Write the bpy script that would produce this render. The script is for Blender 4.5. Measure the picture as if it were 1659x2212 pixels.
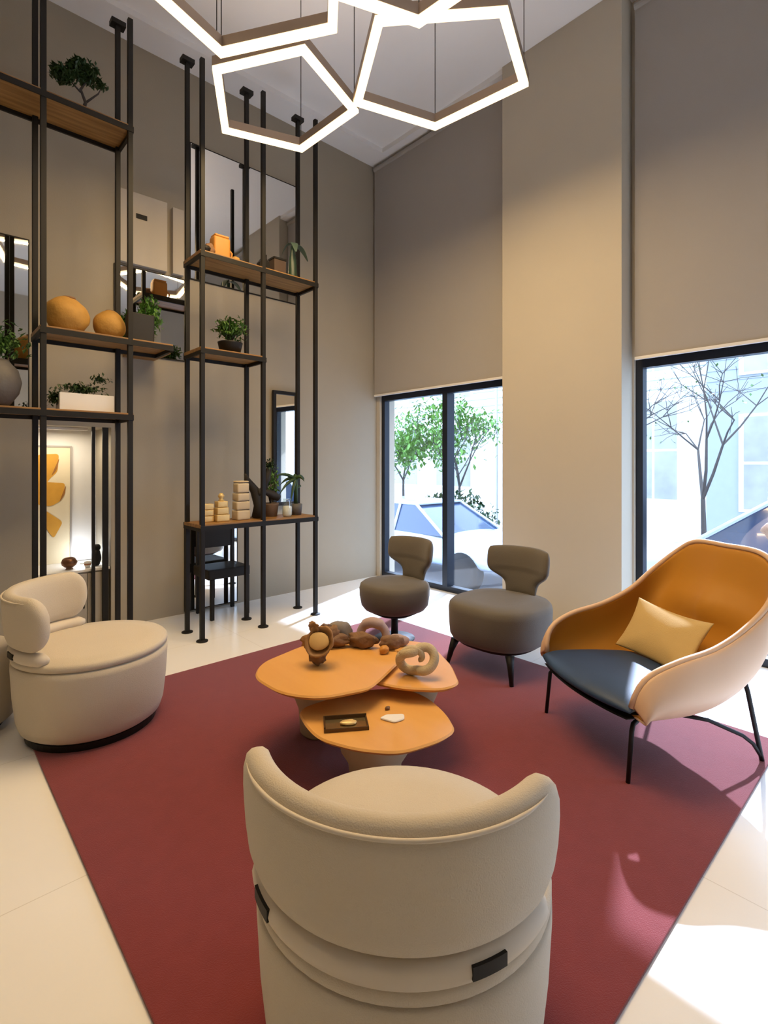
import bpy, bmesh, math, random
from mathutils import Vector, Matrix, noise
random.seed(7)
C = bpy.context.scene.collection
PI = math.pi
for o in list(bpy.data.objects): bpy.data.objects.remove(o)

# ------------------------------------------------------------------ camera, world, sun, exposure
YAW = math.radians(47.4)
FW = Vector((math.cos(YAW), math.sin(YAW), 0)); RT = Vector((math.sin(YAW), -math.cos(YAW), 0))
cd = bpy.data.cameras.new('camera'); cam = bpy.data.objects.new('camera', cd); C.objects.link(cam)
cam.location = (0, 0, 1.4); cam.rotation_euler = (PI/2, 0, YAW - PI/2)
cd.sensor_fit = 'HORIZONTAL'; cd.sensor_width = 36; cd.lens = 36*1119/1659
cd.shift_y = (1000-1106)/1659; cd.clip_start = .05
bpy.context.scene.camera = cam
W = bpy.data.worlds.new('world'); bpy.context.scene.world = W; W.use_nodes = True
bg = W.node_tree.nodes['Background']; bg.inputs[0].default_value = (.51, .70, 1, 1); bg.inputs[1].default_value = 7.2
sd = bpy.data.lights.new('sun', 'SUN'); sun = bpy.data.objects.new('sun', sd); C.objects.link(sun)
sd.energy = 13; sd.angle = math.radians(1.2); sd.color = (.60, .73, 1)
SD = Vector((-.925, -.315, -.695)).normalized()
sun.rotation_euler = SD.to_track_quat('-Z', 'Y').to_euler(); sun.location = (9, 4, 6)
vs = bpy.context.scene.view_settings
vs.view_transform = 'Standard'; vs.look = 'None'; vs.gamma = 1; vs.exposure = 0.06; vs.use_curve_mapping = False
PENDANT_W, FILL_E, NICHE_E = 9, 4, 3.5      # watts per metre of strip, watts per added fill light

# ------------------------------------------------------------------ materials
def M(name, col, rough=.6, metal=0, var=.06, scale=8, bump=0, bscale=200, spec=.5, sheen=0, coat=0):
    m = bpy.data.materials.new(name); m.use_nodes = True; nt = m.node_tree; b = nt.nodes['Principled BSDF']
    b.inputs['Roughness'].default_value = rough; b.inputs['Metallic'].default_value = metal
    b.inputs['Specular IOR Level'].default_value = spec
    b.inputs['Sheen Weight'].default_value = sheen; b.inputs['Coat Weight'].default_value = coat
    tc = nt.nodes.new('ShaderNodeTexCoord')
    n = nt.nodes.new('ShaderNodeTexNoise'); n.inputs['Scale'].default_value = scale; n.inputs['Detail'].default_value = 4
    nt.links.new(tc.outputs['Object'], n.inputs['Vector'])
    r = nt.nodes.new('ShaderNodeMix'); r.data_type = 'RGBA'
    r.inputs[6].default_value = (*[max(0, c*(1-var)) for c in col], 1); r.inputs[7].default_value = (*[min(1, c*(1+var)) for c in col], 1)
    nt.links.new(n.outputs['Fac'], r.inputs[0]); nt.links.new(r.outputs[2], b.inputs['Base Color'])
    if bump:
        n2 = nt.nodes.new('ShaderNodeTexNoise'); n2.inputs['Scale'].default_value = bscale; n2.inputs['Detail'].default_value = 2
        nt.links.new(tc.outputs['Object'], n2.inputs['Vector'])
        bp = nt.nodes.new('ShaderNodeBump'); bp.inputs['Strength'].default_value = bump; bp.inputs['Distance'].default_value = .004
        nt.links.new(n2.outputs['Fac'], bp.inputs['Height']); nt.links.new(bp.outputs[0], b.inputs['Normal'])
    return m
def wood(name, c1, c2, axis=0, scale=3, rough=.5):
    m = bpy.data.materials.new(name); m.use_nodes = True; nt = m.node_tree; b = nt.nodes['Principled BSDF']
    b.inputs['Roughness'].default_value = rough
    tc = nt.nodes.new('ShaderNodeTexCoord'); mp = nt.nodes.new('ShaderNodeMapping')
    s = [scale*8]*3; s[axis] = scale*.6; mp.inputs['Scale'].default_value = s
    n = nt.nodes.new('ShaderNodeTexNoise'); n.inputs['Scale'].default_value = 1.5; n.inputs['Detail'].default_value = 6
    r = nt.nodes.new('ShaderNodeValToRGB'); r.color_ramp.elements[0].color = (*c1, 1); r.color_ramp.elements[1].color = (*c2, 1)
    r.color_ramp.elements[0].position = .35; r.color_ramp.elements[1].position = .7
    nt.links.new(tc.outputs['Object'], mp.inputs[0]); nt.links.new(mp.outputs[0], n.inputs['Vector'])
    nt.links.new(n.outputs['Fac'], r.inputs[0]); nt.links.new(r.outputs[0], b.inputs['Base Color'])
    return m
def emit(name, col, e):
    m = bpy.data.materials.new(name); m.use_nodes = True; nt = m.node_tree; b = nt.nodes['Principled BSDF']
    b.inputs['Base Color'].default_value = (*col, 1); b.inputs['Emission Color'].default_value = (*col, 1); b.inputs['Emission Strength'].default_value = e
    return m
def glassy(name, tint=(1, 1, 1), gloss=.07):
    m = bpy.data.materials.new(name); m.use_nodes = True; nt = m.node_tree; nt.nodes.clear()
    o = nt.nodes.new('ShaderNodeOutputMaterial'); t = nt.nodes.new('ShaderNodeBsdfTransparent'); g = nt.nodes.new('ShaderNodeBsdfGlossy'); x = nt.nodes.new('ShaderNodeMixShader')
    t.inputs[0].default_value = (*tint, 1); g.inputs['Roughness'].default_value = .02; x.inputs[0].default_value = gloss
    nt.links.new(t.outputs[0], x.inputs[1]); nt.links.new(g.outputs[0], x.inputs[2]); nt.links.new(x.outputs[0], o.inputs[0])
    return m
WALL = M('taupe_wall', (.385, .342, .27), .75, var=.04, scale=3, bump=.15, bscale=120, spec=.25)
COLM = M('pale_plaster', (.54, .49, .40), .8, var=.03, scale=3, spec=.25)
BLIND = M('blind_fabric', (.385, .362, .335), .85, var=.03, scale=2, bump=.2, bscale=300, spec=.2)
CEIL = M('white_ceiling', (.90, .90, .90), .85, var=.01, spec=.2)
FLOOR = M('white_floor', (.86, .84, .80), .28, var=.03, scale=1.5, spec=.4)
def tile_joints(m, size):
    nt = m.node_tree; b = nt.nodes['Principled BSDF']; src = b.inputs['Base Color'].links[0].from_socket
    tc = nt.nodes.new('ShaderNodeTexCoord'); br = nt.nodes.new('ShaderNodeTexBrick'); br.offset = 0
    br.inputs['Color1'].default_value = br.inputs['Color2'].default_value = (1, 1, 1, 1); br.inputs['Mortar'].default_value = (.80, .78, .75, 1)
    br.inputs['Scale'].default_value = 1; br.inputs['Brick Width'].default_value = size; br.inputs['Row Height'].default_value = size; br.inputs['Mortar Size'].default_value = .0018
    nt.links.new(tc.outputs['Object'], br.inputs['Vector']); x = nt.nodes.new('ShaderNodeMix'); x.data_type = 'RGBA'; x.blend_type = 'MULTIPLY'; x.inputs[0].default_value = 1
    nt.links.new(src, x.inputs[6]); nt.links.new(br.outputs['Color'], x.inputs[7]); nt.links.new(x.outputs[2], b.inputs['Base Color'])
tile_joints(FLOOR, .99)
RUGM = M('brick_rug', (.205, .036, .036), .95, var=.10, scale=14, bump=.5, bscale=260, spec=.2, sheen=.25)
BLACK = M('black_steel', (.009, .008, .007), .55, 0, spec=.3)
FRAME = M('navy_frame', (.012, .016, .026), .4, .2)
OAK = wood('shelf_oak', (.20, .095, .022), (.36, .19, .055), 0)
CREAM = M('cream_boucle', (.61, .53, .405), .9, var=.05, scale=5, bump=.4, bscale=320, spec=.2, sheen=.2)
CREAM2 = M('cream_leather', (.66, .58, .46), .6, var=.03, spec=.35)
GREY = M('taupe_grey_fabric', (.135, .118, .095), .85, var=.08, scale=9, bump=.3, bscale=300, spec=.25, sheen=.2)
ORANGE = M('ochre_upholstery', (.50, .215, .012), .55, var=.06, scale=4, spec=.35, sheen=.15)
TANS = M('tan_leather', (.74, .50, .32), .5, var=.03, spec=.4)
NAVY = M('slate_blue_fabric', (.020, .047, .105), .5, var=.08, scale=12, bump=.2, bscale=300, spec=.4)
PILLOW = M('straw_linen', (.60, .42, .17), .9, var=.05, scale=12, bump=.3, bscale=300)
TOPM = wood('honey_table_top', (.66, .325, .075), (.72, .37, .10), 1, .7, .42)
PED = M('pale_stone_pedestal', (.50, .40, .24), .6, var=.06)
MIRR = M('mirror_silver', (.80, .79, .76), .02, 1, var=0)
GLASS = glassy('window_glass')
CLEAR = glassy('clear_glass', (.9, .95, .93), .15)
LEAF = M('leaf_green', (.05, .13, .015), .55, var=.5, scale=9)
LEAFD = M('dark_leaf', (.02, .055, .012), .5, var=.5, scale=9)
LEAFL = M('bright_leaf', (.10, .24, .03), .55, var=.4, scale=9)
LED = emit('warm_led', (1, .80, .50), 1.7)
CHAN = M('bronze_channel', (.34, .26, .20), .4, .6)
WHITE = M('white_lacquer', (.78, .76, .72), .5, var=.02)
GOURD = M('ochre_pottery', (.40, .21, .035), .7, var=.25, scale=14, bump=.5, bscale=60)
AMBER = M('amber_ceramic', (.55, .24, .04), .5, var=.15)
GOLD = M('pale_brass', (.72, .52, .22), .45, .35, var=.12, scale=20)
STONEG = M('grey_stone', (.22, .19, .17), .8, var=.3, scale=20, bump=.5, bscale=60)
STONEP = M('rose_stone', (.42, .31, .29), .75, var=.2, scale=14, bump=.4, bscale=50)
DRIFT = M('driftwood_brown', (.20, .105, .05), .75, var=.45, scale=22, bump=.8, bscale=50)
KNOTM = M('knot_stoneware', (.52, .41, .25), .8, var=.12, scale=20, bump=.6, bscale=120)
SOIL = M('soil', (.03, .02, .015), 1)
VASEG = M('charcoal_vase', (.10, .09, .08), .6, var=.3, scale=12, bump=.5, bscale=50)
BLUECAR = M('silver_blue_paint', (.55, .63, .78), .3, .1, var=.02, coat=.6)
CARGL = M('car_window', (.03, .06, .13), .08, 0, var=0, coat=.6)
TYRE = M('tyre', (.02, .02, .022), .8)
RENDERW = M('white_facade', (.88, .87, .84), .8, var=.03)
GREYF = M('grey_facade', (.32, .35, .38), .8, var=.06)
FGLASS = M('facade_glass', (.33, .33, .32), .25, var=.3, scale=3)
ASPH = M('asphalt', (.30, .31, .34), .9, var=.1, bump=.3, bscale=80)
PAVE = M('pale_paving', (.62, .62, .63), .8, var=.05)
BARK = M('bark', (.07, .06, .055), .9, var=.3)

# ------------------------------------------------------------------ helpers
def link(name, me, m, parent=None):
    o = bpy.data.objects.new(name, me); C.objects.link(o)
    if m: me.materials.append(m)
    if parent: o.parent = parent
    return o
def obj(name, bm, m, parent=None, smooth=False):
    me = bpy.data.meshes.new(name); bmesh.ops.recalc_face_normals(bm, faces=bm.faces); bm.to_mesh(me); bm.free()
    if smooth: me.polygons.foreach_set('use_smooth', [True]*len(me.polygons))
    return link(name, me, m, parent)
def tag(o, label, cat, group=None, kind=None):
    o['label'] = label; o['category'] = cat
    if group: o['group'] = group
    if kind: o['kind'] = kind
    return o
def thing(name, label, cat, loc=(0, 0, 0), rz=0, group=None):
    o = bpy.data.objects.new(name, None); C.objects.link(o); o.location = loc; o.rotation_euler = (0, 0, rz)
    o.empty_display_size = .1
    return tag(o, label, cat, group)
def struct(name, bm, m, label=None, parent=None):
    o = obj(name, bm, m, parent)
    if not parent: o['kind'] = 'structure'; o['label'] = label or name.replace('_', ' '); o['category'] = name.split('_')[0]
    return o
def box(bm, x0, x1, y0, y1, z0, z1, bev=0):
    v = [bm.verts.new((x, y, z)) for z in (z0, z1) for y in (y0, y1) for x in (x0, x1)]
    fs = [bm.faces.new([v[i] for i in f]) for f in ((0, 2, 3, 1), (4, 5, 7, 6), (0, 1, 5, 4), (2, 6, 7, 3), (0, 4, 6, 2), (1, 3, 7, 5))]
    if bev:
        es = set(e for f in fs for e in f.edges)
        bmesh.ops.bevel(bm, geom=list(es), offset=bev, segments=2, affect='EDGES', profile=.7)
    return bm
def B(*a, **k): return box(bmesh.new(), *a, **k)
def tube(bm, pts, r, n=10, closed=False, cap=True):
    pts = [Vector(p) for p in pts]; N = len(pts); rs = r if isinstance(r, (list, tuple)) else [r]*N
    rings = []; up = None
    for i, p in enumerate(pts):
        a = pts[(i-1) % N] if (closed or i > 0) else p; b = pts[(i+1) % N] if (closed or i < N-1) else p
        t = (b-a).normalized()
        if up is None: up = Vector((0, 0, 1)) if abs(t.z) < .9 else Vector((1, 0, 0))
        s = t.cross(up).normalized(); up = s.cross(t).normalized()
        rings.append([bm.verts.new(p + (s*math.cos(2*PI*k/n) + up*math.sin(2*PI*k/n))*rs[i]) for k in range(n)])
    for i in range(N if closed else N-1):
        A, D = rings[i], rings[(i+1) % N]
        for k in range(n): bm.faces.new((A[k], A[(k+1) % n], D[(k+1) % n], D[k]))
    if cap and not closed:
        bm.faces.new(rings[0][::-1]); bm.faces.new(rings[-1])
    return bm
def T(pts, r, **k): return tube(bmesh.new(), pts, r, **k)
def lathe(bm, prof, n=40, cx=0, cy=0, sq=2, ax=1, ay=1):
    """prof: (r, z) list; sq: superellipse exponent of the plan"""
    rings = []
    for r, z in prof:
        ring = []
        for k in range(n):
            a = 2*PI*k/n; c, s = math.cos(a), math.sin(a)
            q = (abs(c)**sq + abs(s)**sq)**(-1/sq)
            ring.append(bm.verts.new((cx+r*ax*c*q, cy+r*ay*s*q, z)))
        rings.append(ring)
    for A, D in zip(rings, rings[1:]):
        for k in range(n): bm.faces.new((A[k], A[(k+1) % n], D[(k+1) % n], D[k]))
    bm.faces.new(rings[0][::-1]); bm.faces.new(rings[-1])
    return bm
def L(prof, **k): return lathe(bmesh.new(), prof, **k)
def sheet(fn, th, nu=28, nv=14, p=5, bm=None, flip=1):
    """padded closed sheet around the surface fn(u, v), u and v in [-1, 1]; th may be a function"""
    bm = bm or bmesh.new(); e = 1e-3; F = []; K = []
    for i in range(nu+1):
        u = math.sin(PI/2*(-1+2*i/nu)*.92)/math.sin(PI/2*.92); f = []; k = []
        for j in range(nv+1):
            v = math.sin(PI/2*(-1+2*j/nv)*.92)/math.sin(PI/2*.92)
            P = fn(u, v); du = fn(min(1, u+e), v)-fn(max(-1, u-e), v); dv = fn(u, min(1, v+e))-fn(u, max(-1, v-e))
            n = du.cross(dv); n = n.normalized() if n.length > 1e-12 else Vector((0, 0, 1))
            w = (max(0, 1-abs(u)**p)*max(0, 1-abs(v)**p))**(1/2.2); t = (th(u, v) if callable(th) else th)/2
            f.append(bm.verts.new(P+n*t*w)); k.append(f[-1] if (i in (0, nu) or j in (0, nv)) else bm.verts.new(P-n*t*w))
        F.append(f); K.append(k)
    for i in range(nu):
        for j in range(nv):
            for G_, o in ((F, 0), (K, 1)):
                q = [G_[i][j], G_[i+1][j], G_[i+1][j+1], G_[i][j+1]]
                try: bm.faces.new(q[::-1] if o else q)
                except ValueError: pass
    return bm
def rounded(poly, rad, seg=6):
    out = []; n = len(poly)
    for i in range(n):
        p = Vector(poly[i]); a = Vector(poly[i-1]); b = Vector(poly[(i+1) % n])
        da, db = (a-p), (b-p); r = min(rad, da.length*.45, db.length*.45)
        A = p+da.normalized()*r; D = p+db.normalized()*r
        for k in range(seg+1):
            t = k/seg; out.append(A*(1-t)**2 + p*2*t*(1-t) + D*t*t)
    return out
def prism(bm, poly, z0, z1, bev=.008, inset=0):
    c = sum((Vector(p) for p in poly), Vector((0, 0)))/len(poly)
    def ring(k, z): return [bm.verts.new((*(Vector(p)+(c-Vector(p)).normalized()*k), z)) for p in poly]
    rs = [ring(bev+inset, z0), ring(inset, z0+bev), ring(0, z1-bev), ring(bev, z1)]
    n = len(poly)
    for A, D in zip(rs, rs[1:]):
        for k in range(n): bm.faces.new((A[k], A[(k+1) % n], D[(k+1) % n], D[k]))
    bm.faces.new(rs[0][::-1]); bm.faces.new(rs[-1])
    return bm
def rock(sx, sy, sz, amp=.25, freq=1.6, seed=0, sub=3, lift=True):
    bm = bmesh.new(); bmesh.ops.create_icosphere(bm, subdivisions=sub, radius=1)
    o = Vector((seed*3.1, seed*1.7, seed*.9))
    for v in bm.verts:
        d = noise.noise(v.co*freq+o)*amp + noise.noise(v.co*freq*3+o)*amp*.3
        v.co *= 1+d; v.co = Vector((v.co.x*sx, v.co.y*sy, v.co.z*sz))
    if lift:
        lo = min(v.co.z for v in bm.verts)*.82
        for v in bm.verts: v.co.z = max(v.co.z, lo)-lo
    return bm
def foliage(n, rx, ry, rz, cz, size, bm=None, shell=.5, cx=0, cy=0):
    bm = bm or bmesh.new()
    for _ in range(n):
        d = Vector((random.gauss(0, 1), random.gauss(0, 1), random.gauss(0, 1))).normalized()*random.uniform(shell, 1)
        k = .75+.5*noise.noise(d*2.2+Vector((cx*5, cy*5, 3)))+.1
        p = Vector((cx+d.x*rx*k, cy+d.y*ry*k, cz+d.z*rz*k)); s = size*random.uniform(.6, 1.3)
        q = Matrix.Rotation(random.uniform(0, 6.3), 3, 'Z') @ Matrix.Rotation(random.uniform(-1.2, 1.2), 3, 'X')
        v = [bm.verts.new(p+q@Vector(c)*s) for c in ((0, -1, 0), (.5, 0, .12), (0, 1, -.1), (-.5, 0, .12))]
        bm.faces.new((v[0], v[1], v[2])); bm.faces.new((v[0], v[2], v[3]))
    return bm
def cat(keys, t):
    """Catmull-Rom through (t, vector) keys"""
    ks = keys
    for i in range(len(ks)-1):
        if t <= ks[i+1][0] or i == len(ks)-2: break
    t0, p1 = ks[i]; t1, p2 = ks[i+1]; p0 = ks[max(0, i-1)][1]; p3 = ks[min(len(ks)-1, i+2)][1]
    x = (t-t0)/(t1-t0)
    return .5*((2*p1) + (p2-p0)*x + (2*p0-5*p1+4*p2-p3)*x*x + (3*p1-p0-3*p2+p3)*x**3)

# ------------------------------------------------------------------ room shell
XR, YB, H = 4.29, 4.80, 5.10            # window wall, shelf wall, ceiling
X0, Y0 = -3.6, -4.2
struct('floor', B(X0, XR+.25, Y0, YB+.7, -.12, 0), FLOOR, 'white polished floor around the brick red rug')
bm = bmesh.new(); box(bm, X0, XR+.25, Y0, YB+.7, H, H+.1)
struct('ceiling', bm, CEIL, 'white ceiling above the glowing pentagon lamps')
bm = box(bmesh.new(), X0, XR, YB-.30, YB, H-.05, H); box(bm, XR-.18, XR, 2.816, YB-.30, H-.05, H); 
struct('trim_1', bm, CEIL, 'white stepped cornice band where ceiling meets walls')
# shelf wall with the display niche
NX0, NX1, NZ = .72, 1.27, 1.70
bm = bmesh.new()
box(bm, X0, NX0, YB, YB+.62, 0, H); box(bm, NX1, XR+.25, YB, YB+.62, 0, H); box(bm, NX0, NX1, YB, YB+.62, NZ, H); box(bm, NX0, NX1, YB+.50, YB+.62, 0, NZ)
struct('wall_left', bm, WALL, 'taupe wall behind the black shelving frames')
bm = bmesh.new(); box(bm, X0, XR+.25, Y0-.15, Y0, 0, H)
struct('wall_rear', bm, COLM, 'pale rear wall seen only in the mirrors')
bm = bmesh.new(); box(bm, X0-.15, X0, Y0, YB+.6, 0, H)
struct('wall_side', bm, COLM, 'pale side wall opposite the windows')
# window wall
WT = 2.25
spans = [(2.90, 4.74), (-2.3, 1.70)]
bm = bmesh.new()
box(bm, XR, XR+.25, Y0, YB, WT, H)
box(bm, XR, XR+.25, 4.74, YB, 0, WT); box(bm, XR, XR+.25, 1.70, 2.90, 0, WT); box(bm, XR, XR+.25, Y0, -2.3, 0, WT)
struct('wall_right', bm, COLM, 'street wall with the two tall windows')
struct('wall_column', B(4.09, XR, 1.716, 2.815, 0, H, bev=.004), COLM, 'pale plaster column between the two windows')
def window(n, y0, y1, mull, label):
    r = bpy.data.objects.new('window_%d' % n, None); C.objects.link(r); r['kind'] = 'structure'; r['label'] = label; r['category'] = 'window'
    x0, x1, f = XR+.03, XR+.11, .055
    bm = bmesh.new()
    box(bm, x0, x1, y0, y1, WT-.09, WT); box(bm, x0, x1, y0, y1, 0, .06); box(bm, x0, x1, y0, y0+f, .06, WT-.09); box(bm, x0, x1, y1-f, y1, .06, WT-.09)
    obj('window_frame', bm, FRAME, r)
    for m in mull: obj('mullion', B(x0-.02, x1+.02, m-.035, m+.035, .06, WT-.09), FRAME, r)
    obj('window_pane', B(x0+.035, x0+.045, y0+f, y1-f, .06, WT-.09), GLASS, r)
window(1, 2.90, 4.74, [3.70], 'black framed street window left of the column')
window(2, -2.3, 1.70, [.50, -.9], 'black framed street window behind the ochre lounge chair')
def blind(y0, y1, label):
    t = thing('roller_blind', label, 'blind', (XR-.06, (y0+y1)/2, WT-.02), 0, 'roller blinds over the upper windows')
    h = (y1-y0)/2
    obj('blind_fabric', B(-.004, .004, -h, h, .0, H-.06-WT), BLIND, t)
    obj('bottom_rail', B(-.012, .012, -h, h, -.018, .006, bev=.004), WHITE, t)
    obj('roller_tube', T([(0, -h, H-.06-WT-.02), (0, h, H-.06-WT-.02)], .03, n=12), BLIND, t)
blind(2.84, 4.77, 'taupe roller blind left of the column, above the corner window')
blind(-2.5, 1.67, 'taupe roller blind right of the column, above the window by the ochre chair')

# ------------------------------------------------------------------ mirrors and wall panels on the shelf wall
def mirror(x0, x1, z0, z1, label, frame=False, rz=0):
    t = thing('wall_mirror', label, 'mirror', ((x0+x1)/2, YB-abs(rz)*.17, z0), rz, 'mirror panels on the taupe wall')
    w = (x1-x0)/2
    obj('mirror_glass', B(-w, w, -.012, -.001, 0, z1-z0), MIRR, t)
    f = .035 if frame else .008
    bm = bmesh.new(); d = -.03 if frame else -.014
    box(bm, -w, -w+f, d, -.0005, 0, z1-z0); box(bm, w-f, w, d, -.0005, 0, z1-z0); box(bm, -w+f, w-f, d, -.0005, z1-z0-f, z1-z0); box(bm, -w+f, w-f, d, -.0005, 0, f)
    obj('mirror_frame', bm, BLACK, t)
mirror(-.20, .69, 1.82, 3.12, 'mirror panel at the far left behind the grey vase')
mirror(1.29, 1.90, 2.34, 3.10, 'mirror panel behind the green plant, under the white panel with slot')
mirror(1.94, 3.13, 3.12, 4.40, 'large upper mirror panel behind the top right shelf')
mirror(2.80, 3.13, .95, 2.16, 'narrow black framed mirror behind the low oak shelf', True, math.radians(4))
mirror(1.89, 2.42, .02, .80, 'low mirror panel beneath the oak shelf, behind the black chair')
t = thing('wall_panel', 'white wall panel with small black slot between the two shelving frames', 'panel', (1.5, YB, 3.12))
PANELM = M('pale_panel', (.50, .46, .40), .6, var=.02)
obj('panel_board', B(-.18, .22, -.05, 0, 0, .62, bev=.004), PANELM, t)
obj('slot', B(-.045, .045, -.056, -.045, .40, .44), BLACK, t)
obj('side_strip', B(.27, .37, -.05, 0, .0, .60, bev=.004), PANELM, t)

# ------------------------------------------------------------------ shelving frames
FY, BY = 3.955, 4.25
def shelving(xs, shelves, label):
    t = thing('shelving_frame', label, 'shelving', (xs[0], FY, 0), 0, 'black steel shelving frames')
    o = Vector((xs[0], FY))
    for x in xs:
        for y, zt in ((FY, 4.57), (BY, 4.70)):
            X, Y = x-o.x, y-o.y
            p = obj('post', B(X-.0165, X+.0165, Y-.0165, Y+.0165, .012, zt, bev=.003), BLACK, t)
            obj('foot_plate', L([(.045, 0), (.045, .008), (.022, .016)], n=16, cx=X, cy=Y), BLACK, p)
            if y == BY: obj('top_cap', B(X-.05, X+.05, Y-.035, Y+.035, zt, zt+.035), BLACK, p)
    for x0, x1, z in shelves:
        a, b = x0-o.x-.02, x1-o.x+.02
        s = obj('shelf_board', B(a, b, -.015, BY-FY+.015, z-.028, z, bev=.004), OAK, t)
        bm = bmesh.new(); box(bm, a, b, -.022, -.015, z-.05, z-.012); box(bm, a, b, BY-FY+.015, BY-FY+.03, z-.055, z-.004)
        box(bm, a, a+.02, -.015, BY-FY+.015, z-.055, z-.029); box(bm, b-.02, b, -.015, BY-FY+.015, z-.055, z-.029)
        obj('shelf_rail', bm, BLACK, s)
    return t
shelving([.11, .645, 1.17], [(.11, 1.17, 3.81), (.645, 1.45, 2.29), (.11, 1.17, 1.755)], 'left black steel shelving frame with three oak shelves')
shelving([1.70, 2.235, 2.775], [(1.70, 2.775, 3.07), (1.70, 2.235, 2.31), (1.70, 2.775, .915)], 'right black steel shelving frame with three oak shelves')

# ------------------------------------------------------------------ rug
tag(obj('rug', B(.45, 3.20, .56, 3.45, .0005, .012, bev=.004), RUGM), 'large brick red rug under the seating group', 'rug')

# ------------------------------------------------------------------ pendant lamps
def pendant(pts, z, label, bridge=None):
    c = sum((Vector(p) for p in pts), Vector((0, 0)))/len(pts)
    t = thing('pendant_lamp', label, 'lamp', (c.x, c.y, z), 0, 'pentagon pendant lamps')
    P = [Vector(p)-c for p in pts]; n = len(P)
    def off(d):
        out = []
        for i in range(n):
            a, b, q = P[i-1], P[i], P[(i+1) % n]
            e1 = (b-a).normalized(); e2 = (q-b).normalized()
            n1 = Vector((-e1.y, e1.x)); n2 = Vector((-e2.y, e2.x)); m = (n1+n2).normalized()
            out.append(b+m*d/max(.35, m.dot(n1)))
        return out
    area = sum(P[i-1].x*P[i].y-P[i].x*P[i-1].y for i in range(n)); s = 1 if area > 0 else -1
    def ringbox(w, z0, z1):
        bm = bmesh.new(); I, O = off(s*w), off(-s*w)
        for i in range(n):
            j = (i+1) % n
            q = [[bm.verts.new((*v, zz)) for v in (I[i], O[i], O[j], I[j])] for zz in (z0, z1)]
            bm.faces.new(q[0]); bm.faces.new(q[1][::-1]); bm.faces.new((q[0][0], q[0][3], q[1][3], q[1][0])); bm.faces.new((q[0][1], q[1][1], q[1][2], q[0][2]))
        bmesh.ops.remove_doubles(bm, verts=bm.verts, dist=1e-4)
        return bm
    obj('light_strip', ringbox(.026, 0, .024), LED, t)
    obj('channel', ringbox(.028, .0245, .085), CHAN, t)
    for i in range(n):
        a, b = P[i], P[(i+1) % n]; l = (b-a).length
        ld = bpy.data.lights.new('strip_light', 'AREA'); ld.shape = 'RECTANGLE'; ld.size = l-.04; ld.size_y = .045; ld.energy = PENDANT_W*l; ld.color = (1, .70, .35)
        lo = bpy.data.objects.new('strip_light', ld); C.objects.link(lo); lo.parent = t; m_ = (a+b)/2; lo.location = (m_.x, m_.y, -.002); lo.rotation_euler.z = math.atan2(b.y-a.y, b.x-a.x)
        ld = bpy.data.lights.new('ceiling_fill', 'AREA'); ld.shape = 'RECTANGLE'; ld.size = l-.04; ld.size_y = .04; ld.energy = PENDANT_W*l*.08; ld.color = (1, .80, .62); ld.spread = math.radians(110)  # upward fill added to brighten the ceiling; the lamps themselves shine down
        lo = bpy.data.objects.new('ceiling_fill', ld); C.objects.link(lo); lo.parent = t; lo.location = (m_.x, m_.y, .088); lo.rotation_euler = (PI, 0, math.atan2(b.y-a.y, b.x-a.x))
    for i in (0, 2, 3): obj('cable', T([(*P[i], .085), (*P[i], H-z)], .003, n=6), BLACK, t)
    return t
pendant([(1.357, 2.889), (1.734, 2.308), (1.42, 1.867), (.876, 1.938), (.665, 2.661)], 3.80, 'biggest glowing pentagon pendant at the upper left')
pendant([(1.454, 3.161), (1.771, 2.651), (2.345, 2.864), (2.316, 3.501), (1.767, 3.691)], 3.90, 'glowing pentagon pendant hanging lowest in view, in front of the shelving')
pendant([(1.932, 2.144), (2.394, 1.639), (2.946, 1.861), (2.842, 2.538), (2.263, 2.725)], 3.85, 'glowing pentagon pendant on the right, nearest the column')
pendant([(2.015, 1.915), (2.065, 1.487), (1.658, 1.428), (1.33, 1.83), (1.365, 2.164)], 3.75, 'glowing pentagon pendant at the top centre, cut by the photo edge')

# warm fill lights added out of view, left of and behind the camera
def fill_light(x, y, e, label, col=(1, .74, .42)):
    t = thing('room_fill_light', label, 'fill light', (x, y, H), 0, 'added ceiling fill lights')
    obj('trim_ring', L([(.12, -.02), (.13, -.001)], n=24), WHITE, t)
    obj('lens', L([(.10, -.024), (.10, -.0205)], n=24), emit('fill_led', col, 8), t)
    ld = bpy.data.lights.new('fill_light', 'AREA'); ld.shape = 'DISK'; ld.size = .2; ld.energy = e; ld.color = col; ld.spread = math.radians(150)
    lo = bpy.data.objects.new('fill_source', ld); C.objects.link(lo); lo.parent = t; lo.location = (0, 0, -.03)
for x, y, e, l in ((-1.2, 2.6, FILL_E*2, 'round ceiling light added as warm fill left of the tub chair'), (-.6, .4, FILL_E*2, 'round ceiling light added as warm fill behind the near tub chair'),
                   (1.2, -1.6, FILL_E, 'round ceiling light added as fill in the rear half of the room'), (3.0, -2.8, FILL_E, 'round ceiling light added as fill in the rear corner by the windows')):
    fill_light(x, y, e, l)

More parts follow.
